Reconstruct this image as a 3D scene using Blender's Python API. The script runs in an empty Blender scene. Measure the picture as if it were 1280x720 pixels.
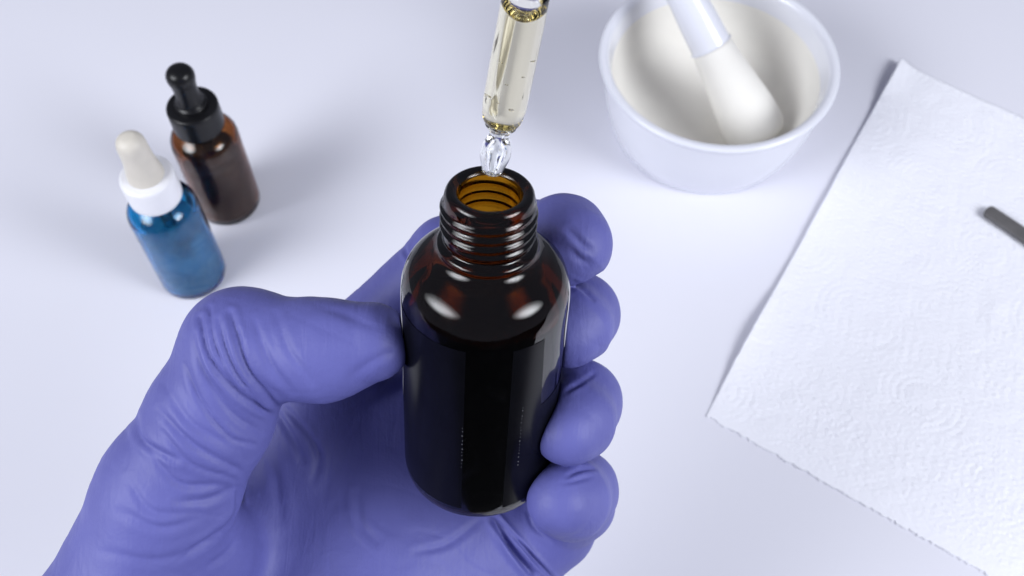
import bpy, math, random
import numpy as np
from mathutils import Vector, Matrix

random.seed(4)
rng = np.random.default_rng(4)
sc = bpy.context.scene
MM = 0.001

# ------------------------------------------------------------------ camera
F = 1300.0                      # focal length in pixels of the 1280 px wide photograph
PITCH = math.radians(58.7)      # how far the camera looks down
CAMH = 424.0                    # mm above the table
cam = bpy.data.cameras.new('camera')
cam_ob = bpy.data.objects.new('camera', cam)
sc.collection.objects.link(cam_ob)
cam.sensor_width = 36.0
cam.lens = 36.0 * F / 1280.0
cam.clip_start = 0.01
cam.clip_end = 20
cam_ob.location = (0, 0, CAMH * MM)
cam_ob.rotation_euler = (math.pi / 2 - PITCH, 0, 0)
cam.dof.use_dof = True
cam.dof.focus_distance = 0.228
cam.dof.aperture_fstop = 28
sc.camera = cam_ob

# ------------------------------------------------------------------ world (even light of a pale room)
w = bpy.data.worlds.new('World'); sc.world = w; w.use_nodes = True
bg = w.node_tree.nodes['Background']
bg.inputs['Color'].default_value = (0.76, 0.79, 1.0, 1)
bg.inputs['Strength'].default_value = 0.24

def area(name, loc, target, sx, sy, power, col):
    l = bpy.data.lights.new(name, 'AREA')
    l.shape = 'ELLIPSE'; l.size = sx; l.size_y = sy
    l.energy = power; l.color = col
    l.use_nodes = True                            # diffuser brighter in its middle than at its rim
    N, L = l.node_tree.nodes, l.node_tree.links
    em = N['Emission']; g = N.new('ShaderNodeNewGeometry')
    sb = N.new('ShaderNodeVectorMath'); sb.operation = 'SUBTRACT'; sb.inputs[1].default_value = (0.5, 0.5, 0)
    ml = N.new('ShaderNodeVectorMath'); ml.operation = 'MULTIPLY'; ml.inputs[1].default_value = (1, 1, 0)
    ln = N.new('ShaderNodeVectorMath'); ln.operation = 'LENGTH'
    mr = N.new('ShaderNodeMapRange'); mr.interpolation_type = 'SMOOTHSTEP'
    mr.inputs['From Min'].default_value = 0.08; mr.inputs['From Max'].default_value = 0.5
    mr.inputs['To Min'].default_value = 2.2; mr.inputs['To Max'].default_value = 0.15
    L.new(g.outputs['Parametric'], sb.inputs[0]); L.new(sb.outputs[0], ml.inputs[0]); L.new(ml.outputs[0], ln.inputs[0])
    L.new(ln.outputs['Value'], mr.inputs['Value']); L.new(mr.outputs['Result'], em.inputs['Strength'])
    o = bpy.data.objects.new(name, l); sc.collection.objects.link(o)
    o.location = loc
    d = Vector(target) - Vector(loc)
    o.rotation_euler = d.to_track_quat('-Z', 'Y').to_euler()
    return o
area('lamp_left', (-0.88, -0.25, 0.80), (0.0, 0.05, 0.0), 1.18, 0.86, 14.8, (0.925, 0.95, 1.0))
area('lamp_right', (0.94, -0.27, 0.76), (0.05, 0.05, 0.0), 0.94, 0.88, 14.8, (0.925, 0.95, 1.0))

sc.view_settings.view_transform = 'Standard'
sc.view_settings.look = 'None'
sc.view_settings.gamma = 1
sc.view_settings.use_curve_mapping = False
sc.view_settings.exposure = 0.1
sc.render.engine = 'CYCLES'
sc.cycles.use_denoising = True
sc.cycles.max_bounces = 24
sc.cycles.transmission_bounces = 20
sc.cycles.transparent_max_bounces = 16
sc.cycles.glossy_bounces = 8
sc.cycles.diffuse_bounces = 6
sc.cycles.sample_clamp_indirect = 6

# ------------------------------------------------------------------ geometry of the view
RIGHT = np.array([1.0, 0, 0])
UPV = np.array([0, math.sin(PITCH), math.cos(PITCH)])
FWD = np.array([0, math.cos(PITCH), -math.sin(PITCH)])
CAM = np.array([0, 0, CAMH])
def c2w(p):                      # camera-frame mm (x right, y up, z depth) -> world mm
    p = np.asarray(p, float)
    return CAM + p[..., 0:1] * RIGHT + p[..., 1:2] * UPV + p[..., 2:3] * FWD
def P(px, py, d):                # photo pixel and depth (mm) -> camera-frame mm
    return np.array([(px - 640) / F * d, (360 - py) / F * d, d])
def T(px, py, z=0.0):            # photo pixel -> world point on the level z (mm)
    r = (px - 640) / F * RIGHT + (360 - py) / F * UPV + FWD
    return CAM + r * ((z - CAMH) / r[2])

# ------------------------------------------------------------------ helpers
def link(o, parent=None):
    sc.collection.objects.link(o)
    if parent is not None: o.parent = parent
    return o
def tag(o, label=None, cat=None, group=None, kind=None):
    if label: o['label'] = label
    if cat: o['category'] = cat
    if group: o['group'] = group
    if kind: o['kind'] = kind
    return o
def mesh_obj(name, verts, faces, mat, parent=None, smooth=True):
    me = bpy.data.meshes.new(name)
    me.from_pydata([tuple(map(float, v)) for v in verts], [], [tuple(map(int, f)) for f in faces])
    me.validate(); me.update()
    if smooth: me.polygons.foreach_set('use_smooth', [True] * len(me.polygons))
    if mat: me.materials.append(mat)
    return link(bpy.data.objects.new(name, me), parent)
def empty(name, loc_mm, axis=(0, 0, 1), parent=None):
    o = bpy.data.objects.new(name, None)
    o.empty_display_size = 0.01
    link(o, parent)
    q = Vector(axis).to_track_quat('Z', 'Y')
    o.rotation_mode = 'QUATERNION'; o.rotation_quaternion = q
    o.location = Vector([v * MM for v in loc_mm])
    return o
def curve_pts(pts, n=8):
    """Catmull-Rom through the (r, z) points that are marked smooth; a third value 1 marks a corner."""
    out = []
    P_ = [p if len(p) == 3 else (p[0], p[1], 0) for p in pts]
    for i in range(len(P_) - 1):
        p1, p2 = P_[i], P_[i + 1]
        p0 = P_[i - 1] if i > 0 and not p1[2] else (2*p1[0]-p2[0], 2*p1[1]-p2[1], 0)
        p3 = P_[i + 2] if i + 2 < len(P_) and not p2[2] else (2*p2[0]-p1[0], 2*p2[1]-p1[1], 0)
        for k in range(n):
            t = k / n
            q = []
            for a in (0, 1):
                q.append(0.5*((2*p1[a]) + (-p0[a]+p2[a])*t + (2*p0[a]-5*p1[a]+4*p2[a]-p3[a])*t*t + (-p0[a]+3*p1[a]-3*p2[a]+p3[a])*t**3))
            out.append(tuple(q))
    out.append(P_[-1][:2])
    return out
def lathe(name, prof, mat, parent=None, seg=96, mod=None, smooth=True, sc_=(1, 1)):
    """prof: (r, z) mm list; ends with r==0 become poles."""
    verts, faces, rings = [], [], []
    for (r, z) in prof:
        if r < 1e-6:
            rings.append([len(verts)]); verts.append((0, 0, z * sc_[1] * MM)); continue
        ring = []
        for k in range(seg):
            a = 2 * math.pi * k / seg
            rr, zz = (r, z) if mod is None else mod(r, z, a)
            ring.append(len(verts)); verts.append((rr*math.cos(a)*MM*sc_[0], rr*math.sin(a)*MM*sc_[0], zz*MM*sc_[1]))
        rings.append(ring)
    for A, B in zip(rings[:-1], rings[1:]):
        for k in range(seg):
            k2 = (k + 1) % seg
            if len(A) == 1 and len(B) == 1: break
            if len(A) == 1: faces.append((A[0], B[k], B[k2]))
            elif len(B) == 1: faces.append((A[k], B[0], A[k2]))
            else: faces.append((A[k], B[k], B[k2], A[k2]))
    o = mesh_obj(name, verts, faces, mat, parent, smooth)
    import bmesh
    bm = bmesh.new(); bm.from_mesh(o.data)
    bmesh.ops.recalc_face_normals(bm, faces=bm.faces)
    bm.to_mesh(o.data); bm.free()
    return o

# ------------------------------------------------------------------ materials
def mat(name):
    m = bpy.data.materials.new(name); m.use_nodes = True
    return m, m.node_tree.nodes, m.node_tree.links, m.node_tree.nodes['Principled BSDF']
def simple(name, col, rough=0.4, spec=0.5, metal=0, coat=0, noise=None, bump=None, mottled=None):
    m, N, L, b = mat(name)
    b.inputs['Base Color'].default_value = (*col, 1)
    b.inputs['Roughness'].default_value = rough
    b.inputs['Specular IOR Level'].default_value = spec
    b.inputs['Metallic'].default_value = metal
    b.inputs['Coat Weight'].default_value = coat
    tc = N.new('ShaderNodeTexCoord')
    if mottled:                                   # (scale, factor dark, factor light)
        n = N.new('ShaderNodeTexNoise'); n.inputs['Scale'].default_value = mottled[0]; n.inputs['Detail'].default_value = 5
        r = N.new('ShaderNodeValToRGB')
        r.color_ramp.elements[0].position = 0.3; r.color_ramp.elements[1].position = 0.7
        r.color_ramp.elements[0].color = (*[c*mottled[1] for c in col], 1)
        r.color_ramp.elements[1].color = (*[min(1, c*mottled[2]) for c in col], 1)
        L.new(tc.outputs['Object'], n.inputs['Vector']); L.new(n.outputs['Fac'], r.inputs['Fac'])
        L.new(r.outputs['Color'], b.inputs['Base Color'])
    if bump:                                      # (scale, distance m, strength)
        n = N.new('ShaderNodeTexNoise'); n.inputs['Scale'].default_value = bump[0]; n.inputs['Detail'].default_value = 4
        bp = N.new('ShaderNodeBump'); bp.inputs['Distance'].default_value = bump[1]; bp.inputs['Strength'].default_value = bump[2]
        L.new(tc.outputs['Object'], n.inputs['Vector']); L.new(n.outputs['Fac'], bp.inputs['Height'])
        L.new(bp.outputs['Normal'], b.inputs['Normal'])
    return m
def glass(name, col, rough=0.0, ior=1.5, bump=None, absorb=None):
    m, N, L, b = mat(name)
    if absorb:
        tcs = N.new('ShaderNodeTexCoord'); ns = N.new('ShaderNodeTexNoise'); ns.inputs['Scale'].default_value = 70; ns.inputs['Detail'].default_value = 5
        ns.inputs['Distortion'].default_value = 0.8
        mr = N.new('ShaderNodeMapRange'); mr.inputs['From Min'].default_value = 0.48; mr.inputs['From Max'].default_value = 0.75
        mr.inputs['To Min'].default_value = 0.01; mr.inputs['To Max'].default_value = 0.22
        L.new(tcs.outputs['Object'], ns.inputs['Vector']); L.new(ns.outputs['Fac'], mr.inputs['Value']); L.new(mr.outputs['Result'], b.inputs['Roughness'])
    if absorb:                                    # absorption per metre for red, green, blue
        va = N.new('ShaderNodeVolumeAbsorption'); D_ = max(absorb)
        va.inputs['Density'].default_value = D_
        va.inputs['Color'].default_value = (*[1 - a / D_ for a in absorb], 1)
        L.new(va.outputs['Volume'], N['Material Output'].inputs['Volume'])
    b.inputs['Base Color'].default_value = (*col, 1)
    b.inputs['Roughness'].default_value = rough
    b.inputs['Transmission Weight'].default_value = 1
    b.inputs['IOR'].default_value = ior
    if bump:
        tc = N.new('ShaderNodeTexCoord')
        n = N.new('ShaderNodeTexNoise'); n.inputs['Scale'].default_value = bump[0]; n.inputs['Detail'].default_value = 2
        bp = N.new('ShaderNodeBump'); bp.inputs['Distance'].default_value = bump[1]; bp.inputs['Strength'].default_value = bump[2]
        L.new(tc.outputs['Object'], n.inputs['Vector']); L.new(n.outputs['Fac'], bp.inputs['Height'])
        L.new(bp.outputs['Normal'], b.inputs['Normal'])
    return m

M_label = simple('dark_label', (0.0028, 0.0029, 0.0042), rough=0.22, spec=0.10, mottled=(150, 0.8, 1.2))
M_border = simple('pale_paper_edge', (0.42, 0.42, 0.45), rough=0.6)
M_speck = simple('paper_speck', (0.13, 0.13, 0.15), rough=0.8)
M_table = simple('white_laminate', (0.765, 0.765, 0.835), rough=0.32, spec=0.4, bump=(900, 0.00004, 0.25), mottled=(9, 0.985, 1.0))
N, L = M_table.node_tree.nodes, M_table.node_tree.links
tc = N.new('ShaderNodeTexCoord'); nn = N.new('ShaderNodeTexNoise'); nn.inputs['Scale'].default_value = 14; nn.inputs['Detail'].default_value = 6; nn.inputs['Distortion'].default_value = 1.0
mr = N.new('ShaderNodeMapRange'); mr.inputs['From Min'].default_value = 0.35; mr.inputs['From Max'].default_value = 0.7
mr.inputs['To Min'].default_value = 0.30; mr.inputs['To Max'].default_value = 0.38
L.new(tc.outputs['Object'], nn.inputs['Vector']); L.new(nn.outputs['Fac'], mr.inputs['Value']); L.new(mr.outputs['Result'], N['Principled BSDF'].inputs['Roughness'])
M_amber = glass('amber_glass', (0.98, 0.97, 0.95), ior=1.46, absorb=(310, 545, 1400), bump=(160, 0.0003, 0.10))
M_amber_small = glass('amber_glass_small', (0.98, 0.97, 0.95), absorb=(310, 600, 1000), bump=(160, 0.0003, 0.12))
M_blue = glass('blue_glass', (0.96, 0.98, 0.99), absorb=(1280, 265, 80), bump=(160, 0.0003, 0.12))
M_clear = glass('clear_glass', (0.97, 0.98, 0.97))
M_yellow = glass('pale_yellow_liquid', (1, 1, 1), ior=1.40)
va = M_yellow.node_tree.nodes.new('ShaderNodeVolumeAbsorption'); va.inputs['Density'].default_value = 46
va.inputs['Color'].default_value = (0.80, 0.66, 0.0, 1)
M_yellow.node_tree.links.new(va.outputs['Volume'], M_yellow.node_tree.nodes['Material Output'].inputs['Volume'])
M_bubble = glass('air_bubble', (1, 1, 1), ior=0.74)
M_water = glass('cloudy_liquid', (0.66, 0.86, 0.94), rough=0.5, ior=1.33)
M_water.node_tree.nodes['Principled BSDF'].inputs['Transmission Weight'].default_value = 0.75
N = M_water.node_tree.nodes; L = M_water.node_tree.links
tc = N.new('ShaderNodeTexCoord'); nn = N.new('ShaderNodeTexNoise'); nn.inputs['Scale'].default_value = 95; nn.inputs['Detail'].default_value = 3; nn.inputs['Distortion'].default_value = 1.2
rr = N.new('ShaderNodeValToRGB'); rr.color_ramp.elements[0].position = 0.38; rr.color_ramp.elements[1].position = 0.66
rr.color_ramp.elements[0].color = (0.40, 0.62, 0.74, 1); rr.color_ramp.elements[1].color = (0.95, 1, 1, 1)
L.new(tc.outputs['Object'], nn.inputs['Vector']); L.new(nn.outputs['Fac'], rr.inputs['Fac']); L.new(rr.outputs['Color'], N['Principled BSDF'].inputs['Base Color'])
M_black = simple('black_plastic', (0.006, 0.006, 0.007), rough=0.3, spec=0.3, bump=(700, 0.0001, 0.3))
M_blackrub = simple('black_rubber', (0.006, 0.006, 0.007), rough=0.3, spec=0.3)
M_whitecap = simple('white_plastic', (0.82, 0.82, 0.85), rough=0.3)
M_cream = simple('cream_rubber', (0.66, 0.62, 0.54), rough=0.5, mottled=(200, 0.93, 1.0))
M_porc = simple('glazed_porcelain', (0.74, 0.75, 0.81), rough=0.10, spec=0.6, bump=(60, 0.0002, 0.10))
M_bisque = simple('unglazed_porcelain', (0.80, 0.78, 0.73), rough=0.75, spec=0.25, bump=(900, 0.0002, 0.3), mottled=(40, 0.95, 1.02))
M_steel = simple('dull_steel', (0.13, 0.125, 0.125), rough=0.5, metal=0.0, bump=(500, 0.0001, 0.2), mottled=(120, 0.8, 1.1))

# towel: fine paper fibre
m, N, L, b = mat('paper_fibre')
M_towel = m
b.inputs['Base Color'].default_value = (0.85, 0.855, 0.91, 1); b.inputs['Roughness'].default_value = 0.9
b.inputs['Specular IOR Level'].default_value = 0.15
tc = N.new('ShaderNodeTexCoord')
n1 = N.new('ShaderNodeTexNoise'); n1.inputs['Scale'].default_value = 900; n1.inputs['Detail'].default_value = 6
bp = N.new('ShaderNodeBump'); bp.inputs['Distance'].default_value = 0.0003; bp.inputs['Strength'].default_value = 0.5
L.new(tc.outputs['Object'], n1.inputs['Vector']); L.new(n1.outputs['Fac'], bp.inputs['Height']); L.new(bp.outputs['Normal'], b.inputs['Normal'])

# nitrile glove
m, N, L, b = mat('violet_nitrile')
M_glove = m
b.inputs['Roughness'].default_value = 0.55; b.inputs['Specular IOR Level'].default_value = 0.36
tc = N.new('ShaderNodeTexCoord')
n1 = N.new('ShaderNodeTexNoise'); n1.inputs['Scale'].default_value = 60; n1.inputs['Detail'].default_value = 4
r = N.new('ShaderNodeValToRGB')
r.color_ramp.elements[0].position = 0.3; r.color_ramp.elements[1].position = 0.7
r.color_ramp.elements[0].color = (0.102, 0.106, 0.34, 1); r.color_ramp.elements[1].color = (0.122, 0.127, 0.39, 1)
L.new(tc.outputs['Object'], n1.inputs['Vector']); L.new(n1.outputs['Fac'], r.inputs['Fac']); L.new(r.outputs['Color'], b.inputs['Base Color'])
n2 = N.new('ShaderNodeTexNoise'); n2.inputs['Scale'].default_value = 1500; n2.inputs['Detail'].default_value = 3
bp = N.new('ShaderNodeBump'); bp.inputs['Distance'].default_value = 0.00012; bp.inputs['Strength'].default_value = 0.45
n3 = N.new('ShaderNodeTexNoise'); n3.inputs['Scale'].default_value = 110; n3.inputs['Detail'].default_value = 3; n3.inputs['Distortion'].default_value = 0.6
bp3 = N.new('ShaderNodeBump'); bp3.inputs['Distance'].default_value = 0.0012; bp3.inputs['Strength'].default_value = 0.30
L.new(tc.outputs['Object'], n2.inputs['Vector']); L.new(n2.outputs['Fac'], bp.inputs['Height'])
L.new(tc.outputs['Object'], n3.inputs['Vector']); L.new(n3.outputs['Fac'], bp3.inputs['Height'])
mp = N.new('ShaderNodeMapping'); mp.inputs['Rotation'].default_value = (0.5, 0.3, 0.65); mp.inputs['Scale'].default_value = (1, 0.16, 0.3)
n4 = N.new('ShaderNodeTexNoise'); n4.inputs['Scale'].default_value = 420; n4.inputs['Detail'].default_value = 2; n4.inputs['Distortion'].default_value = 1.2
bp4 = N.new('ShaderNodeBump'); bp4.inputs['Distance'].default_value = 0.0004; bp4.inputs['Strength'].default_value = 0.36
L.new(tc.outputs['Object'], mp.inputs['Vector']); L.new(mp.outputs['Vector'], n4.inputs['Vector']); L.new(n4.outputs['Fac'], bp4.inputs['Height'])
L.new(bp3.outputs['Normal'], bp4.inputs['Normal']); L.new(bp4.outputs['Normal'], bp.inputs['Normal']); L.new(bp.outputs['Normal'], b.inputs['Normal'])

# ------------------------------------------------------------------ table top
X0, X1, Y0, Y1, TH = -0.8, 0.8, -0.06, 1.0, 0.028
v = [(x, y, z) for z in (-TH, 0) for (x, y) in ((X0, Y0), (X1, Y0), (X1, Y1), (X0, Y1))]
f = [(0, 3, 2, 1), (4, 5, 6, 7), (0, 1, 5, 4), (1, 2, 6, 5), (2, 3, 7, 6), (3, 0, 4, 7)]
tag(mesh_obj('table_top', v, f, M_table, smooth=False), kind='structure', label='smooth white table top everything lies on')

FZ = -0.74
M_floor = simple('dark_floor', (0.045, 0.045, 0.05), rough=0.6, mottled=(3, 0.9, 1.1))
tag(mesh_obj('floor', [(-3, -3, FZ), (3, -3, FZ), (3, 3, FZ), (-3, 3, FZ)], [(0, 1, 2, 3)], M_floor, smooth=False), kind='structure')

# ------------------------------------------------------------------ held amber bottle
LIP = np.array([-4.44, 19.9, 210.0])                # centre of the mouth, camera frame
AX = np.array([0.05, math.cos(math.radians(41.5)), -math.sin(math.radians(41.5))])
AX /= np.linalg.norm(AX)                            # bottle axis, base -> mouth
BL = 85.0
BASE = LIP - AX * (BL + 1.2)
BR = 18.5
axw = c2w(AX) - CAM
bottle = empty('amber_bottle', c2w(BASE), axw)
bottle.scale = (1, 1, 86.2 / 85.0)
tag(bottle, 'open amber glass bottle with threaded neck, held upright in the gloved hand', 'bottle')
def smooth01(x): x = min(1, max(0, x)); return x * x * (3 - 2 * x)
def thread(r, z, a, z0, z1, pitch, amp):
    """a screw thread of about two and a half turns between z0 and z1"""
    ph = a / (2 * math.pi)
    h = 0
    for k in range(-1, 6):
        zc = z0 + (k + ph) * pitch
        e = smooth01((zc - z0) / 1.2) * smooth01((z1 - zc) / 1.2)
        h += e * math.exp(-((z - zc) / 0.62) ** 2)
    return r + amp * h, z
outer = [(0, 2.0), (12, 1.2), (15, 0.15), (16.2, 0.1), (17.8, 0.9), (18.5, 3.2, 1), (18.5, 30, 1), (18.5, 58.0, 1), (18.25, 61.4), (17.1, 64.6), (15.1, 66.7), (12.9, 67.9), (11.3, 69.0),
         (10.5, 70.2), (10.9, 71.0), (10.7, 71.9), (9.8, 72.6)]
outer = curve_pts(outer, 6)
zz = 72.8
neck = []
while zz < 82.6: neck.append((9.45, zz)); zz += 0.22
lip = curve_pts([(9.45, 82.6), (9.3, 83.6), (8.95, 84.5), (8.3, 85.0), (7.3, 84.9), (6.5, 84.2), (6.25, 83.0, 1), (6.25, 73, 1), (6.6, 70.2), (8.4, 67.4), (11.4, 64.8), (13.7, 62.0), (14.9, 58.6), (15.1, 56, 1), (0, 55.8, 1)], 6)
lathe('glass_body', outer + neck + lip, M_amber, bottle, seg=144,
      mod=lambda r, z, a: thread(r, z, a, 73.8, 82.4, 2.3, 0.75) if (9.4 < r < 9.5 and 72.2 < z < 83) else (r, z))

# dark label wrapped round the back of the body, its two ends leaving a gap at the front
qi = bottle.rotation_quaternion.inverted()
fr = -FWD - axw * float(np.dot(-FWD, axw))
lf = qi @ Vector(fr); lr = qi @ Vector(RIGHT)
A0_ = math.atan2(lf.y, lf.x); SG = 1 if math.sin(math.atan2(lr.y, lr.x) - A0_) > 0 else -1
def on_body(th, z, r): return (r*math.cos(A0_ + SG*th)*MM, r*math.sin(A0_ + SG*th)*MM, z*MM)
def label_top(th):
    d_ = math.degrees(th)
    return 57.0 - 21.0 * smooth01((d_ - 46) / 3.0) * smooth01((112 - d_) / 3.0)
th_a, th_b = math.radians(22), math.radians(351)
vs_, fs_ = [], []
NT, NZ = 220, 14
for sh in (18.54, 18.58):
    for i_ in range(NT + 1):
        th = th_a + (th_b - th_a) * i_ / NT
        zt_ = label_top(th)
        for k_ in range(NZ + 1): vs_.append(on_body(th, 4.5 + (zt_ - 4.5) * k_ / NZ, sh))
st = (NT + 1) * (NZ + 1)
gi_ = lambda s_, i_, k_: s_ * st + i_ * (NZ + 1) + k_
for i_ in range(NT):
    for k_ in range(NZ):
        fs_.append((gi_(1, i_, k_), gi_(1, i_+1, k_), gi_(1, i_+1, k_+1), gi_(1, i_, k_+1)))
        fs_.append((gi_(0, i_, k_), gi_(0, i_, k_+1), gi_(0, i_+1, k_+1), gi_(0, i_+1, k_)))
def rim_(*q):                     # the paper's cut edge, with corners of its own
    b0 = len(vs_); vs_.extend([vs_[t_] for t_ in q]); fs_.append(tuple(range(b0, b0 + 4)))
for i_ in range(NT):
    rim_(gi_(1, i_, NZ), gi_(1, i_+1, NZ), gi_(0, i_+1, NZ), gi_(0, i_, NZ))
    rim_(gi_(1, i_, 0), gi_(0, i_, 0), gi_(0, i_+1, 0), gi_(1, i_+1, 0))
for k_ in range(NZ):
    for i_ in (0, NT): rim_(gi_(0, i_, k_), gi_(1, i_, k_), gi_(1, i_, k_+1), gi_(0, i_, k_+1))
lab = mesh_obj('label', vs_, fs_, M_label, bottle)
for p_ in lab.data.polygons:
    rs_ = [math.hypot(lab.data.vertices[q_].co.x, lab.data.vertices[q_].co.y) for q_ in p_.vertices]
    if max(rs_) - min(rs_) > 0.00002: p_.use_smooth = False
# pale paper border that shows along both sides of the body
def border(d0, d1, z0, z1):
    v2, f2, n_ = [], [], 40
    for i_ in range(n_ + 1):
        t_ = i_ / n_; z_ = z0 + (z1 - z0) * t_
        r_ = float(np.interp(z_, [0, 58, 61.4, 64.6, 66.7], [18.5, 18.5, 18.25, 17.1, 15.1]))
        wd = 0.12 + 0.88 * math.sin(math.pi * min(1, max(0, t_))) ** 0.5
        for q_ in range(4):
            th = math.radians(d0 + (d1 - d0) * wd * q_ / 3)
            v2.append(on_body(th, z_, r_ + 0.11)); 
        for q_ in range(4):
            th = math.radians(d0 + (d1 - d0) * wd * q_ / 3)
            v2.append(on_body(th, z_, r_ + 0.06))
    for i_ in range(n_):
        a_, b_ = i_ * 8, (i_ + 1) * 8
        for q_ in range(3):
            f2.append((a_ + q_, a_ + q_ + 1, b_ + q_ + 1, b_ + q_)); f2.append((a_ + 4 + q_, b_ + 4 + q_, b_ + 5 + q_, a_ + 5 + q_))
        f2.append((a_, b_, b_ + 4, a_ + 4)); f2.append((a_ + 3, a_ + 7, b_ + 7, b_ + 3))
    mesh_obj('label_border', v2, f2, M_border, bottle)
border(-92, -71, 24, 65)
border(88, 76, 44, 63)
# pale specks of the torn perforation along the label ends
vs_, fs_ = [], []
for th0, za, zb in ((-9.6, 20, 34), (32, 19, 39)):
    zq = za
    while zq < zb:
        rr_ = 0.09 + 0.10 * random.random() ** 2; th = math.radians(th0 + random.uniform(-.25, .25)); b0 = len(vs_)
        for q_ in range(6):
            a_ = q_ * math.pi / 3
            vs_.append(on_body(th + rr_ * math.cos(a_) / 18.7, zq + rr_ * math.sin(a_), 18.62))
        vs_.append(on_body(th, zq, 18.68))
        for q_ in range(6): fs_.append((b0 + q_, b0 + (q_ + 1) % 6, b0 + 6))
        zq += 1.0 + random.uniform(-.1, .8)
mesh_obj('perforation_specks', vs_, fs_, M_speck, bottle)

# ------------------------------------------------------------------ pipette with pale yellow liquid
TIP = P(614.5, 216, 205.0)
TOP = P(655, 8, 185.0)
pax = TOP - TIP; plen = np.linalg.norm(pax); pax /= plen
pip = empty('glass_pipette', c2w(TIP), c2w(pax) - CAM)
tag(pip, 'clear glass pipette full of pale yellow liquid poised over the bottle mouth', 'pipette')
R = 4.25
tipp = curve_pts([(0.6, 0.0, 1), (1.5, 0.02), (2.0, 0.5), (2.3, 1.5), (2.95, 3.6), (3.05, 5.0), (2.55, 6.8), (2.0, 8.2), (2.1, 9.3), (3.0, 10.4, 1), (1.0, 10.6, 1), (0.7, 9.0), (0.75, 7.0), (1.3, 4.8), (0.95, 2.6), (0.6, 1.0), (0.6, 0.0, 1)], 8)
lathe('glass_tip', tipp, M_clear, pip, seg=64)
zt = plen + 3.6; li = R - 0.35
col = curve_pts([(0, 10.75), (2.0, 10.72), (3.1, 10.95), (3.85, 12.2), (R, 14.8, 1), (R, 25), (R, zt, 1), (li, zt, 1)], 8)
col += [(li * math.sin(t), zt - 1.55 * li * math.cos(t)) for t in [math.pi/2 * (1 - k/16) for k in range(1, 16)]] + [(0, zt - 1.55 * li)]
lathe('liquid_column', col, M_yellow, pip, seg=64)
lathe('glass_tube', [(R, zt + 0.02), (R, 78), (R - 0.7, 78), (R - 0.7, zt + 0.02), (R, zt + 0.02)], M_clear, pip, seg=64, smooth=True)

# small bubbles clinging to the inside of the tube
import bmesh
for (a, z, s) in [(-1.2, 18.5, .16), (-0.6, 17.2, .2), (-1.9, 16.4, .14), (-0.9, 15.2, .18), (-1.5, 20.5, .12), (-0.5, 21.2, .16), (-1.1, 14.4, .12), (-2.2, 15.4, .15), (-0.7, 19.5, .13), (-1.4, 13.6, .22), (-1.8, 13.9, .15), (-0.8, 13.8, .2), (-1.0, 22.5, .14), (-0.45, 18.2, .24), (-0.4, 16.2, .2), (-2.0, 18.6, .1), (-1.6, 23.8, .12)]:
    bm = bmesh.new(); bmesh.ops.create_uvsphere(bm, u_segments=12, v_segments=8, radius=s*MM)
    rr = li - s * 1.2
    for vv in bm.verts: vv.co += Vector((rr*math.cos(a)*MM, rr*math.sin(a)*MM, z*MM))
    me = bpy.data.meshes.new('bubble'); bm.to_mesh(me); bm.free()
    me.polygons.foreach_set('use_smooth', [True]*len(me.polygons)); me.materials.append(M_bubble)
    link(bpy.data.objects.new('bubble', me), pip)

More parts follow.
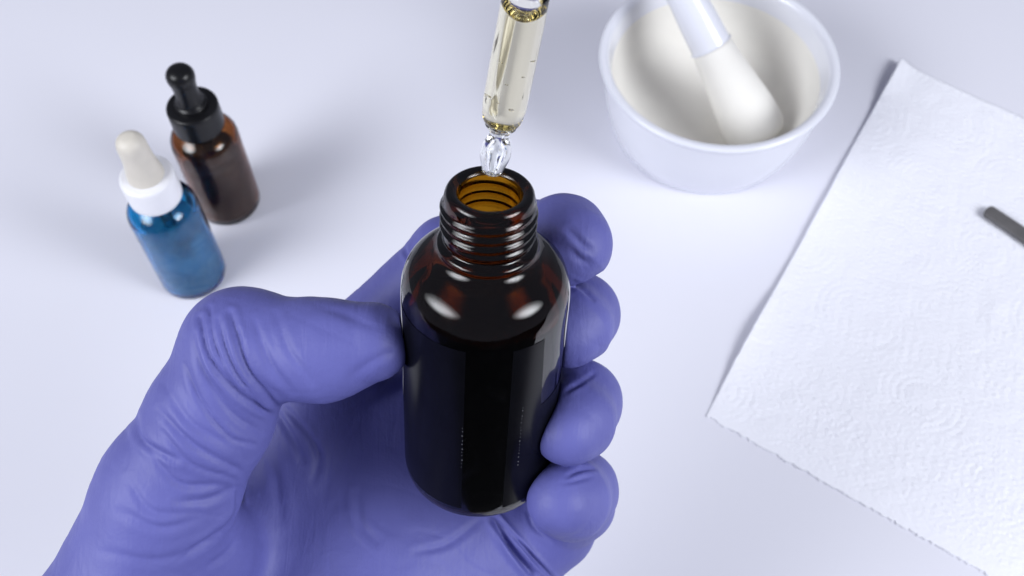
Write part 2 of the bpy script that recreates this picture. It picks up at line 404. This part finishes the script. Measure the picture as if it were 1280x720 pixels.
# ------------------------------------------------------------------ small dropper bottles on the table
def dropper_bottle(base, kind):
    k_ = (0.96, 0.945) if kind == 'blue' else (0.97, 0.885)
    if kind == 'blue':
        t = empty('dropper_bottle', base)
        tag(t, 'blue glass dropper bottle with white collar and cream rubber bulb', 'dropper bottle', 'small dropper bottles on the table')
        g, capm, bm_, lid = M_blue, M_whitecap, M_cream, 'blue'
    else:
        t = empty('dropper_bottle', base)
        tag(t, 'brown amber dropper bottle with black collar and black rubber bulb', 'dropper bottle', 'small dropper bottles on the table')
        g, capm, bm_, lid = M_amber_small, M_black, M_blackrub, 'amber'
    r = 16.2
    o = curve_pts([(0, 1.6), (10, 1.2), (13.6, 0.1), (15.4, 0.7), (r, 2.8, 1), (r, 30), (r, 55, 1), (15.7, 58.4), (14.2, 61.4), (12.0, 63.6), (10.2, 65.0), (9.2, 66.0, 1), (9.2, 76.5, 1), (8.6, 77.2), (6.6, 77.0, 1),
                   (6.0, 66), (8.4, 64.2), (11.8, 61.6), (13.8, 58.4), (14.4, 54, 1), (14.4, 30), (14.4, 5.6), (12.8, 3.6), (0, 3.8)], 6)
    lathe('glass_body', o, g, t, seg=96, sc_=k_)
    # contents
    li_ = 14.3
    lq = curve_pts([(0, 3.95), (12.6, 3.8), (li_, 5.8, 1), (li_, 20), (li_, 44, 1), (0, 44, 1)], 6)
    lathe('liquid', lq, M_water if kind == 'blue' else M_dusty, t, seg=64, sc_=k_)
    # inner tube
    tb = [(2.9, 70), (2.9, 16), (1.4, 9), (1.4, 7), (0.9, 7), (0.9, 9), (2.2, 16), (2.2, 70)]
    lathe('inner_tube', tb + [tb[0]], M_clear, t, seg=32, sc_=k_)
    # collar with fine grip ribs
    cp = curve_pts([(9.4, 66.6, 1), (11.2, 66.6, 1), (11.7, 67.0, 1), (11.9, 70), (11.9, 80.4, 1), (11.6, 81.6), (10.8, 82.2, 1), (6.9, 82.4, 1), (6.9, 78, 1), (9.4, 78, 1), (9.4, 66.6, 1)], 6)
    lathe('collar', cp, capm, t, seg=180, sc_=k_)
    bp_ = curve_pts([(0.0, 80.5, 1), (7.3, 80.5, 1), (7.5, 83.0), (7.3, 84.2), (6.2, 85.4), (5.6, 88), (5.35, 93), (5.7, 98), (6.3, 101.5), (6.2, 104.2), (4.9, 106.6), (2.6, 107.9), (0, 108.2)], 8)
    if kind == 'blue': bp_ = curve_pts([(0.0, 80.5, 1), (7.9, 80.5, 1), (8.0, 83.0), (7.6, 86.0), (7.0, 90), (6.5, 95), (6.3, 99.5), (6.2, 103), (5.4, 106), (3.0, 107.9), (0, 108.3)], 8)
    lathe('rubber_bulb', bp_, bm_, t, seg=64, sc_=k_)
    return t
M_dusty = simple('brown_contents', (0.045, 0.040, 0.034), rough=0.6)
dropper_bottle(T(243, 342), 'blue')
dropper_bottle(T(287, 252), 'amber')

# ------------------------------------------------------------------ mortar and pestle
mb = T(899, 71, 51.0) * np.array([1, 1, 0])
mortar = empty('mortar', mb)
tag(mortar, 'white glazed porcelain mortar bowl holding the pestle', 'mortar')
KZ = 51 / 60
wall_out = curve_pts([(0, 2.0), (39, 2.0, 1), (41.5, 0.2), (44.2, 0.0), (45.8, 1.2), (46.8, 4.0), (50.2, 14), (53.4, 30), (55.4, 48), (56.2, 54.2), (57.6, 56.6), (58.3, 58.4), (57.8, 59.8), (56.4, 60.2), (54.6, 59.6), (53.2, 57.6), (52.3, 54)], 8)
lathe('bowl', wall_out + [(51.2, 47.0)], M_porc, mortar, seg=128, sc_=(1, KZ))
inner = curve_pts([(51.22, 47.1, 1), (50.4, 41), (48.2, 31), (43.5, 20), (35, 12), (22, 7.6), (0, 6.6)], 8)
lathe('grinding_surface', inner, M_bisque, mortar, seg=128, sc_=(1, KZ))

# pestle lies in the bowl, head low at right, handle rising to the upper left
Hd = T(940, 156, 19.0); Tp = T(854, -10, 72.0)
pd = Tp - Hd; pd /= np.linalg.norm(pd)
pestle = empty('pestle', Hd, pd)
tag(pestle, 'white pestle with matte head and glossy handle leaning in the bowl', 'pestle')
hp = curve_pts([(0, -9.5), (7, -9.2), (12.0, -7.6), (14.5, -4), (14.9, 2), (14.0, 12), (11.7, 28), (9.7, 46, 1)], 8)
hp = [(r_ * 1.03, z_) for r_, z_ in hp]
lathe('head', hp + [(0, 46)], M_bisque, pestle, seg=72)
hh = curve_pts([(0, 45.7, 1), (9.62, 45.8), (9.66, 46.3), (9.62, 47.2), (9.3, 60), (8.5, 75), (9.2, 92), (11.0, 104), (10.6, 111), (6, 115.5), (0, 116.4)], 8)
hh = [(r_ * 1.03, z_) for r_, z_ in hh]
lathe('handle', hh, M_porc, pestle, seg=72)

# ------------------------------------------------------------------ paper towel
A = T(1123, 80); Bc = T(882, 520); Dn = T(1240, 722)
u = (Bc - A); Lu = np.linalg.norm(u); u /= Lu                # along the left edge
vdir = (Dn - Bc); vdir /= np.linalg.norm(vdir)
NU, NV, WV = 420, 440, 235.0
uu = np.linspace(0, 1, NU); vv = np.linspace(0, 1, NV)
U, V = np.meshgrid(uu, vv, indexing='ij')
top_dir = T(1280, 150) - A; top_dir /= np.linalg.norm(top_dir)
def fbm(x, y, s, seed, o=3):
    r_ = np.random.default_rng(seed); out = 0
    for k in range(o * 4):
        fq = s * (1.0 + 0.9 * (k // 4)) ; th = r_.uniform(0, 2*math.pi); ph = r_.uniform(0, 2*math.pi)
        out = out + np.sin((x*math.cos(th) + y*math.sin(th)) * fq + ph) / (1 + k // 4)
    return out / (o * 2)
x_mm = U * Lu; y_mm = V * WV
edge_dir = (1 - U)[..., None] * top_dir + U[..., None] * vdir
pos = A + u * x_mm[..., None] + edge_dir * y_mm[..., None]
# uneven edges
wob_l = 0.5 * fbm(x_mm, 0*x_mm, 0.05, 3) + 0.12 * fbm(x_mm, 0*x_mm, 0.6, 5)
pos += vdir * (wob_l * np.exp(-y_mm / 6))[..., None]
teeth = 0.15 * np.sin(y_mm * 1.9 + 2*np.sin(y_mm*0.2)) + 0.7 * fbm(y_mm, 0*y_mm, 0.9, 8) + 0.25 * rng.standard_normal(NV)[None, :]
pos += u * (teeth * np.exp(-(Lu - x_mm) / 1.5))[..., None]
pos += u * ((0.3 * fbm(y_mm, 0*y_mm, 0.3, 18)) * np.exp(-x_mm / 3))[..., None]
# lift of the edges and soft waves
z = 0.8 + 0.25 * fbm(x_mm, y_mm, 0.045, 11)
z += 4.2 * np.exp(-(y_mm / 9) ** 1.3) * np.exp(-((x_mm - 10) / 22) ** 2)
z += 3.0 * np.exp(-(y_mm / 8)) * np.exp(-((x_mm - Lu * 0.80) / 24) ** 2)
z += 1.2 * np.exp(-(y_mm / 9)) * np.exp(-((x_mm - Lu * 0.45) / 40) ** 2)
z -= 0.6 * np.exp(-(y_mm / 5)) * np.exp(-((x_mm - Lu) / 8) ** 2)
# a dent near the metal tool
dc = T(1262, 405)
dd = np.linalg.norm((pos - dc)[..., :2], axis=-1)
z += 0.35 * np.exp(-((dd - 9) / 4.0) ** 2) * (0.5 + 0.5 * np.tanh((dc[0] - pos[..., 0]) / 4 + 0.5))
# embossed leaf / arc pattern made of small dimples
emb = np.zeros_like(z)
px_, py_ = x_mm + 1.5 * fbm(x_mm, y_mm, 0.07, 41), y_mm + 1.5 * fbm(x_mm, y_mm, 0.07, 42)
cell = 46.0
for ci in range(-1, 6):
    for cj in range(-1, 7):
        cx = (ci + 0.5 * (cj % 2)) * cell; cy = cj * cell * 0.86
        dx, dy = px_ - cx, py_ - cy
        rr = np.hypot(dx, dy); th = np.arctan2(dy, dx)
        for ring in (7, 10.5, 14, 17.5, 21):
            dots = 0.5 + 0.5 * np.cos(th * round(ring * 2 * math.pi / 2.2) + ring)
            msk = np.clip(1 - (rr / 25) ** 8, 0, 1)
            emb += np.exp(-((rr - ring) / 0.65) ** 2) * dots * msk
z -= np.clip(0.16 + 0.36 * fbm(x_mm, y_mm, 0.10, 44), 0.0, 0.32) * np.clip(emb, 0, 1)
z += 0.22 * np.abs(fbm(px_, py_, 0.75, 51, 3)) + 0.12 * fbm(px_, py_, 2.4, 52, 2) + 0.3 * np.abs(fbm(x_mm, y_mm, 0.2, 53, 2))
z += 0.10 * fbm(x_mm, y_mm, 1.1, 45, 4)
z += 0.05 * rng.standard_normal(z.shape)
z = z - (z - 0.42) * 0.8 * np.exp(-((Lu - x_mm) / 7) ** 1.5)
pos = pos.copy(); pos[..., 2] = np.maximum(z, 0.3)
verts = (pos.reshape(-1, 3) * MM)
idx = np.arange(NU * NV).reshape(NU, NV)
faces = np.stack([idx[:-1, :-1], idx[:-1, 1:], idx[1:, 1:], idx[1:, :-1]], -1).reshape(-1, 4)
def fast_mesh(name, verts, faces, mat, parent=None, smooth=True):
    me = bpy.data.meshes.new(name)
    nv, nf, k = len(verts), len(faces), faces.shape[1]
    me.vertices.add(nv); me.vertices.foreach_set('co', np.ascontiguousarray(verts, np.float32).ravel())
    me.loops.add(nf * k); me.loops.foreach_set('vertex_index', np.ascontiguousarray(faces, np.int32).ravel())
    me.polygons.add(nf); me.polygons.foreach_set('loop_start', np.arange(0, nf * k, k, dtype=np.int32))
    try: me.polygons.foreach_set('loop_total', np.full(nf, k, np.int32))
    except Exception: pass
    me.update(calc_edges=True); me.validate()
    me.polygons.foreach_set('use_smooth', [smooth] * nf)
    me.materials.append(mat)
    return link(bpy.data.objects.new(name, me), parent)
nrm_chk = np.cross(pos[0, 1] - pos[0, 0], pos[1, 0] - pos[0, 0])[2]
if nrm_chk > 0: faces = faces
else: faces = faces[:, ::-1]
towel = fast_mesh('paper_towel', verts, faces, M_towel)
sm = towel.modifiers.new('thickness', 'SOLIDIFY'); sm.thickness = 0.00025; sm.offset = -1
tag(towel, 'white embossed paper towel sheet lying flat beside the mortar', 'paper towel')

# ------------------------------------------------------------------ metal tool on the towel
t0 = T(1232, 262, 3.2); t1 = T(1330, 328, 3.2)
d = t1 - t0; d /= np.linalg.norm(d)
n = np.cross([0, 0, 1], d)
out = []
hw, th_ = 3.7, 1.4
prof = []
for k in range(9):               # rounded end
    a = math.pi/2 + math.pi * k / 8
    prof.append((2.2*math.cos(a) + 2.2 if False else 2.0*math.cos(a) + 2.0, hw*math.sin(a)))
prof += [(90, -hw*1.15), (90, hw*1.15)]
bm = bmesh.new()
vs = [bm.verts.new(Vector((t0 + d*a_ + n*b_ + np.array([0, 0, -th_])) * MM)) for a_, b_ in prof]
fc = bm.faces.new(vs)
ex = bmesh.ops.extrude_face_region(bm, geom=[fc])
for e in ex['geom']:
    if isinstance(e, bmesh.types.BMVert): e.co.z += 2*th_*MM
bmesh.ops.recalc_face_normals(bm, faces=bm.faces)
bmesh.ops.bevel(bm, geom=[e for e in bm.edges if len(e.link_faces) == 2 and e.calc_face_angle() > 1.0], offset=0.0008, segments=3, profile=0.5, affect='EDGES')
me = bpy.data.meshes.new('metal_tool'); bm.to_mesh(me); bm.free(); me.materials.append(M_steel)
me.polygons.foreach_set('use_smooth', [True]*len(me.polygons))
tool = link(bpy.data.objects.new('metal_tool', me))
tag(tool, 'dark grey metal tool with a rounded end lying on the paper towel', 'metal tool')

# ------------------------------------------------------------------ gloved hand: one surface grown from tapered limbs
def S(px, py, d, r): return (*P(px, py, d), r)
AXC = AX
def chain(pts): return [(np.array(a), np.array(b)) for a, b in zip(pts[:-1], pts[1:])]
fingers = {
 'index':  [S(405, 470, 292, 11.5), S(560, 318, 276, 9.6), S(668, 301, 268, 9.8), S(706, 294, 250, 9.4), S(716, 306, 244, 8.6), S(706, 318, 244, 6.8)],
 'middle': [S(500, 520, 300, 11.5), S(650, 410, 296, 9.8), S(716, 394, 278, 10.0), S(722, 393, 260, 9.9), S(716, 409, 249, 8.8), S(708, 420, 247, 7.0)],
 'ring':   [S(560, 600, 304, 11.5), S(680, 520, 302, 10), S(717, 505, 286, 10.2), S(723, 503, 263, 10.4), S(717, 527, 251, 9.4), S(707, 540, 247, 7.6)],
 'pinky':  [S(600, 712, 304, 12), S(697, 664, 300, 9.8), S(723, 630, 288, 9.5), S(721, 613, 268, 10.0), S(711, 624, 256, 9.5), S(700, 626, 251, 7.8)],
}
palm = [
 [S(405, 470, 294, 11.5), S(250, 860, 294, 14)],
 [S(500, 540, 302, 12), S(300, 900, 290, 16)],
 [S(560, 630, 304, 12), S(360, 940, 290, 16)],
 [S(590, 715, 304, 12), S(430, 960, 290, 15)],
 [S(600, 780, 300, 13), S(430, 960, 280, 16)],
 [S(470, 720, 290, 12), S(380, 900, 280, 16)],
 [S(540, 640, 306, 12), S(665, 645, 304, 10.5)],
]
thumb = [
 [S(70, 920, 262, 21), S(132, 800, 258, 20), S(211, 612, 250, 15.8), S(263, 520, 245, 13.7), S(302, 434, 240, 12.6), S(400, 438, 236, 10.7), S(464, 428, 233, 9.0)],
 [S(150, 900, 268, 21), S(235, 690, 264, 16)],
]
wrist = [[S(150, 900, 268, 19), S(60, 1150, 262, 25)], [S(360, 930, 286, 19), S(240, 1180, 270, 26)], [S(260, 930, 280, 19), S(150, 1180, 268, 27)]]
def seg_sdf(X, a, b):
    pa = X - a[:3].astype(np.float32); ba = (b[:3] - a[:3]).astype(np.float32)
    t = np.clip((pa @ ba) / float(ba @ ba), 0, 1)
    dx = pa - t[..., None] * ba
    return np.sqrt(np.einsum('...i,...i', dx, dx)) - (a[3] + t * (b[3] - a[3])).astype(np.float32)
def smin(a, b, k):
    h = np.maximum(k - np.abs(a - b), 0) / k
    return np.minimum(a, b) - h * h * k * 0.25
def smax(a, b, k): return -smin(-a, -b, k)
def bottle_sdf(X, grow=0.15):
    pa = X - BASE.astype(np.float32)
    ax_ = AXC.astype(np.float32)
    h = pa @ ax_
    rad = np.sqrt(np.maximum(np.einsum('...i,...i', pa, pa) - h * h, 0))
    rr = np.interp(h, [-5, 0, 2, 58, 62, 66, 70, 72, 90], [15, 16, 18.5, 18.5, 17.8, 15.2, 11, 10.4, 10.2]).astype(np.float32) + grow
    d1 = rad - rr
    return np.maximum(d1, -(h + grow))
def hand_sdf(X):
    fs = []
    for nme in ('index', 'middle', 'ring', 'pinky'):
        d_ = None
        for a, b in chain(fingers[nme]):
            s_ = seg_sdf(X, a, b); d_ = s_ if d_ is None else smin(d_, s_, 3.5)
        fs.append(d_)
    F_ = fs[0]
    for q in fs[1:]: F_ = smin(F_, q, 0.9)
    pm = None
    for c in palm + wrist:
        for a, b in chain(c):
            s_ = seg_sdf(X, a, b); pm = s_ if pm is None else smin(pm, s_, 27)
    body = smin(F_, pm, 5)
    th = None
    for c in thumb:
        for a, b in chain(c):
            s_ = seg_sdf(X, a, b); th = s_ if th is None else smin(th, s_, 6)
    wgt = np.clip((-X[..., 1] - 22) / 30, 0, 1)       # the thumb web blends lower down, the thumb tip stays free
    body = smin(body, th, 3 + 12 * wgt)
    return smax(body, -bottle_sdf(X), 0.8)
H_ = 1.0
lo = np.array([-170, -200, 205.0]); hi = np.array([40, 40, 330.0])
gx, gy, gz = [np.arange(lo[i], hi[i] + H_, H_, dtype=np.float32) for i in range(3)]
nx, ny, nz = len(gx), len(gy), len(gz)
Fv = np.empty((nx, ny, nz), np.float32)
for i0 in range(0, nx, 24):
    G = np.stack(np.meshgrid(gx[i0:i0+24], gy, gz, indexing='ij'), -1)
    Fv[i0:i0+24] = hand_sdf(G)
Fv[:, 0, :] = np.maximum(Fv[:, 0, :], 0.5)            # closed off at the forearm, outside the picture
def surface_nets(Fv):
    sg = Fv < 0
    c = [sg[i:nx-1+i, j:ny-1+j, k:nz-1+k] for i in (0, 1) for j in (0, 1) for k in (0, 1)]
    cnt = sum(a.astype(np.int8) for a in c)
    act = (cnt > 0) & (cnt < 8)
    ids = -np.ones(act.shape, np.int32); I = np.argwhere(act); ids[tuple(I.T)] = np.arange(len(I))
    acc = np.zeros((len(I), 3)); num = np.zeros(len(I))
    corners = [(i, j, k) for i in (0, 1) for j in (0, 1) for k in (0, 1)]
    for a in corners:
        for ax_ in range(3):
            if a[ax_]: continue
            b_ = list(a); b_[ax_] = 1
            fa = Fv[tuple((I + a).T)]; fb = Fv[tuple((I + b_).T)]
            cr = (fa < 0) != (fb < 0)
            t = np.where(cr, fa / np.where(cr, fa - fb, 1), 0)
            p = I + np.array(a); q = p.astype(float); q[:, ax_] += t
            acc[cr] += q[cr]; num[cr] += 1
    vpos = acc / num[:, None]
    quads = []
    for ax_ in range(3):
        o1, o2 = [(1, 2), (2, 0), (0, 1)][ax_]
        s0 = [slice(1, -1)] * 3; s0[ax_] = slice(0, -1)
        s1 = list(s0); s1[ax_] = slice(1, None)
        A_, B_ = sg[tuple(s0)], sg[tuple(s1)]
        E = np.argwhere(A_ != B_)
        flip = A_[tuple(E.T)]
        base = E + 1; base[:, ax_] = E[:, ax_]
        def cell_(d1, d2):
            q = base.copy(); q[:, o1] -= d1; q[:, o2] -= d2
            return ids[tuple(q.T)]
        Q = np.stack([cell_(1, 1), cell_(0, 1), cell_(0, 0), cell_(1, 0)], -1)
        Q[~flip] = Q[~flip][:, ::-1]
        quads.append(Q)
    return vpos, np.concatenate(quads)
vp, quads = surface_nets(Fv)
vp = lo + vp * H_
quads = quads[(quads >= 0).all(1)]
def grad(X, e=0.25):
    g = np.empty_like(X)
    for i in range(3):
        o = np.zeros(3, np.float32); o[i] = e
        g[:, i] = (hand_sdf(X + o) - hand_sdf(X - o)) / (2 * e)
    return g / np.maximum(np.linalg.norm(g, axis=1, keepdims=True), 1e-6)
def subdivide(vp, q):
    e = np.concatenate([q[:, [0, 1]], q[:, [1, 2]], q[:, [2, 3]], q[:, [3, 0]]]); e.sort(axis=1)
    ue, inv = np.unique(e, axis=0, return_inverse=True); inv = inv.ravel()
    n0, nf = len(vp), len(q)
    em = (vp[ue[:, 0]] + vp[ue[:, 1]]) / 2
    fm = vp[q].mean(1)
    ei = (inv + n0).reshape(4, nf); fi = n0 + len(ue) + np.arange(nf)
    nq = np.concatenate([np.stack([q[:, k], ei[k], fi, ei[(k - 1) % 4]], -1) for k in range(4)])
    return np.concatenate([vp, em, fm]), nq
X = vp.astype(np.float32)
for _ in range(2):
    X = X - (hand_sdf(X)[:, None] * grad(X)) * 0.9
front = None
X, quads = subdivide(X, quads)
X = X.astype(np.float32)
G_ = grad(X, 0.4)
X = X - hand_sdf(X)[:, None] * G_
# creases and folds of the glove: (photo polyline, depth mm, half width mm, side ridge, depth range)
creases = [
 ([(232, 455), (250, 500), (286, 545), (318, 556)], .5, 1.0, .4, 262),
 ([(262, 385), (268, 430), (292, 478), (330, 512)], .6, .9, .4, 262),
 ([(318, 400), (336, 450), (366, 492)], .4, 1.2, .3, 262),
 ([(345, 392), (362, 440), (392, 480)], .3, 1.3, .3, 262),
 ([(185, 560), (222, 604), (280, 606)], .4, 1.2, .3, 262),
 ([(205, 540), (238, 580), (292, 598)], .35, 1.0, .3, 262),
 ([(160, 600), (190, 640), (250, 640)], .3, 1.4, .3, 262),
 ([(262, 706), (284, 690), (300, 662)], .5, 1.2, .4, 300),
 ([(130, 690), (200, 700), (262, 680)], .3, 1.6, .3, 300),
 ([(358, 512), (384, 540), (400, 570)], .5, 1.2, .35, 320),
 ([(520, 690), (560, 680), (600, 650)], .4, 1.6, .3, 320),
 ([(660, 640), (668, 660), (690, 676)], .5, 1.0, .3, 320),

 ([(251, 398), (262, 446), (299, 493), (341, 520)], .9, 1.1, .5, 262),
 ([(288, 392), (309, 460), (346, 506)], 1.0, 1.2, .5, 262),
 ([(272, 400), (290, 455), (325, 505)], .5, 1.0, .3, 262),
 ([(299, 415), (325, 470), (358, 503)], .5, 1.1, .3, 262),
 ([(243, 420), (258, 470), (290, 515), (325, 540)], .5, 1.2, .3, 262),
 ([(169, 518), (176, 548), (200, 566), (222, 575)], .6, 1.3, .4, 262),
 ([(198, 512), (241, 556), (299, 587)], .6, 1.3, .35, 262),
 ([(205, 480), (240, 530), (300, 560)], .4, 1.4, .3, 262),
 ([(299, 612), (297, 640), (283, 668)], 1.2, 1.2, .6, 300),
 ([(240, 690), (275, 665), (299, 640)], .7, 1.3, .4, 300),
 ([(222, 628), (262, 624), (296, 606)], .5, 1.4, .3, 300),
 ([(150, 640), (200, 660), (250, 648)], .35, 1.6, .25, 300),
 ([(346, 514), (367, 551), (378, 575)], .7, 1.5, .35, 320),
 ([(395, 545), (398, 575), (392, 600)], .4, 1.6, .3, 320),
 ([(446, 618), (452, 655), (470, 678)], .45, 1.8, .5, 320),
 ([(330, 560), (345, 600), (350, 650)], .35, 2.2, .3, 320),
 ([(618, 650), (640, 685), (664, 716)], 2.2, 1.4, .5, 320),
 ([(622, 650), (655, 686), (690, 722)], 1.0, 0.9, .6, 320),
 ([(708, 597), (724, 588), (745, 585)], .5, .9, .3, 320),
 ([(704, 604), (722, 600), (738, 596)], .3, .8, .2, 320),
 ([(706, 490), (724, 480), (742, 468)], .5, .9, .3, 320),
 ([(716, 352), (730, 362), (742, 374)], .4, .8, .3, 320),
 ([(712, 290), (726, 304), (738, 312)], .5, 1.4, .3, 262),
 ([(716, 312), (722, 322), (736, 330)], .35, 1.2, .2, 262),
 ([(505, 306), (508, 318), (520, 330)], .5, .7, .3, 320),
 ([(400, 384), (430, 392), (470, 410)], .3, 1.8, .2, 262),
 ([(440, 470), (465, 452), (490, 440)], .3, 1.6, .2, 262),
]
pxs = 640 + X[:, 0] / X[:, 2] * F; pys = 360 - X[:, 1] / X[:, 2] * F
facing = np.clip(-G_[:, 2] * 2.0, 0, 1)
disp = np.zeros(len(X))
for line, dep, hwid, ridge, maxd in creases:
    hwid = max(0.5, hwid * 0.55); dep *= 1.15
    L_ = np.array(curve_pts([(a, b) for a, b in line], 5))
    best = np.full(len(X), 1e9); tt = np.zeros(len(X)); side = np.zeros(len(X))
    m_ = (pxs > L_[:, 0].min() - 40) & (pxs < L_[:, 0].max() + 40) & (pys > L_[:, 1].min() - 40) & (pys < L_[:, 1].max() + 40) & (X[:, 2] < maxd)
    ii = np.where(m_)[0]
    if not len(ii): continue
    Q_ = np.stack([pxs[ii], pys[ii]], -1)
    bb = np.full(len(ii), 1e9); t_ = np.zeros(len(ii))
    for s_i in range(len(L_) - 1):
        a_, b_ = L_[s_i], L_[s_i + 1]; ba = b_ - a_
        t = np.clip(((Q_ - a_) @ ba) / (ba @ ba), 0, 1)
        ds = np.linalg.norm(Q_ - a_ - t[:, None] * ba, axis=1)
        better = ds < bb
        bb[better] = ds[better]; t_[better] = (s_i + t[better]) / (len(L_) - 1)
    dmm = bb * X[ii, 2] / F
    fade = np.sin(math.pi * np.clip(0.08 + 0.84 * t_, 0, 1)) ** 0.7
    val = -dep * np.exp(-(dmm / hwid) ** 2) + ridge * dep * np.exp(-((dmm - 2.3 * hwid) / (1.1 * hwid)) ** 2)
    disp[ii] += val * fade * facing[ii]
# gentle unevenness of loose glove
disp += 0.22 * fbm(X[:, 0] + 0.5 * X[:, 2], X[:, 1], 0.16, 31) + 0.12 * fbm(X[:, 0] - X[:, 2], X[:, 1], 0.4, 32)
u_ = X[:, 0] * 0.45 + X[:, 1] * 0.9; v_ = X[:, 0] * 0.9 - X[:, 1] * 0.45
rid = np.exp(-(fbm(u_ * 1.0 + 1.5 * fbm(X[:, 0], X[:, 1], 0.1, 61), v_ * 0.25 + X[:, 2] * 0.3, 0.42, 62, 2) / 0.10) ** 2)
disp -= 0.15 * rid * np.clip(0.35 + fbm(X[:, 0], X[:, 1] + X[:, 2], 0.07, 63), 0, 1)
near_b = np.clip(bottle_sdf(X, 0.0) / 3.0, 0, 1)
disp *= near_b
X = X + G_ * disp[:, None]
hand = fast_mesh('person', c2w(X) * MM, quads[:, ::-1], M_glove)
tag(hand, 'left hand in a violet blue nitrile glove gripping the open amber bottle', 'person')
import bmesh as _b
bmh = _b.new(); bmh.from_mesh(hand.data)
vol = bmh.calc_volume(signed=True)
if vol < 0:
    _b.ops.reverse_faces(bmh, faces=bmh.faces); bmh.to_mesh(hand.data)
    hand.data.polygons.foreach_set('use_smooth', [True] * len(hand.data.polygons))
bmh.free()
print('hand verts', len(X), 'vol', vol)
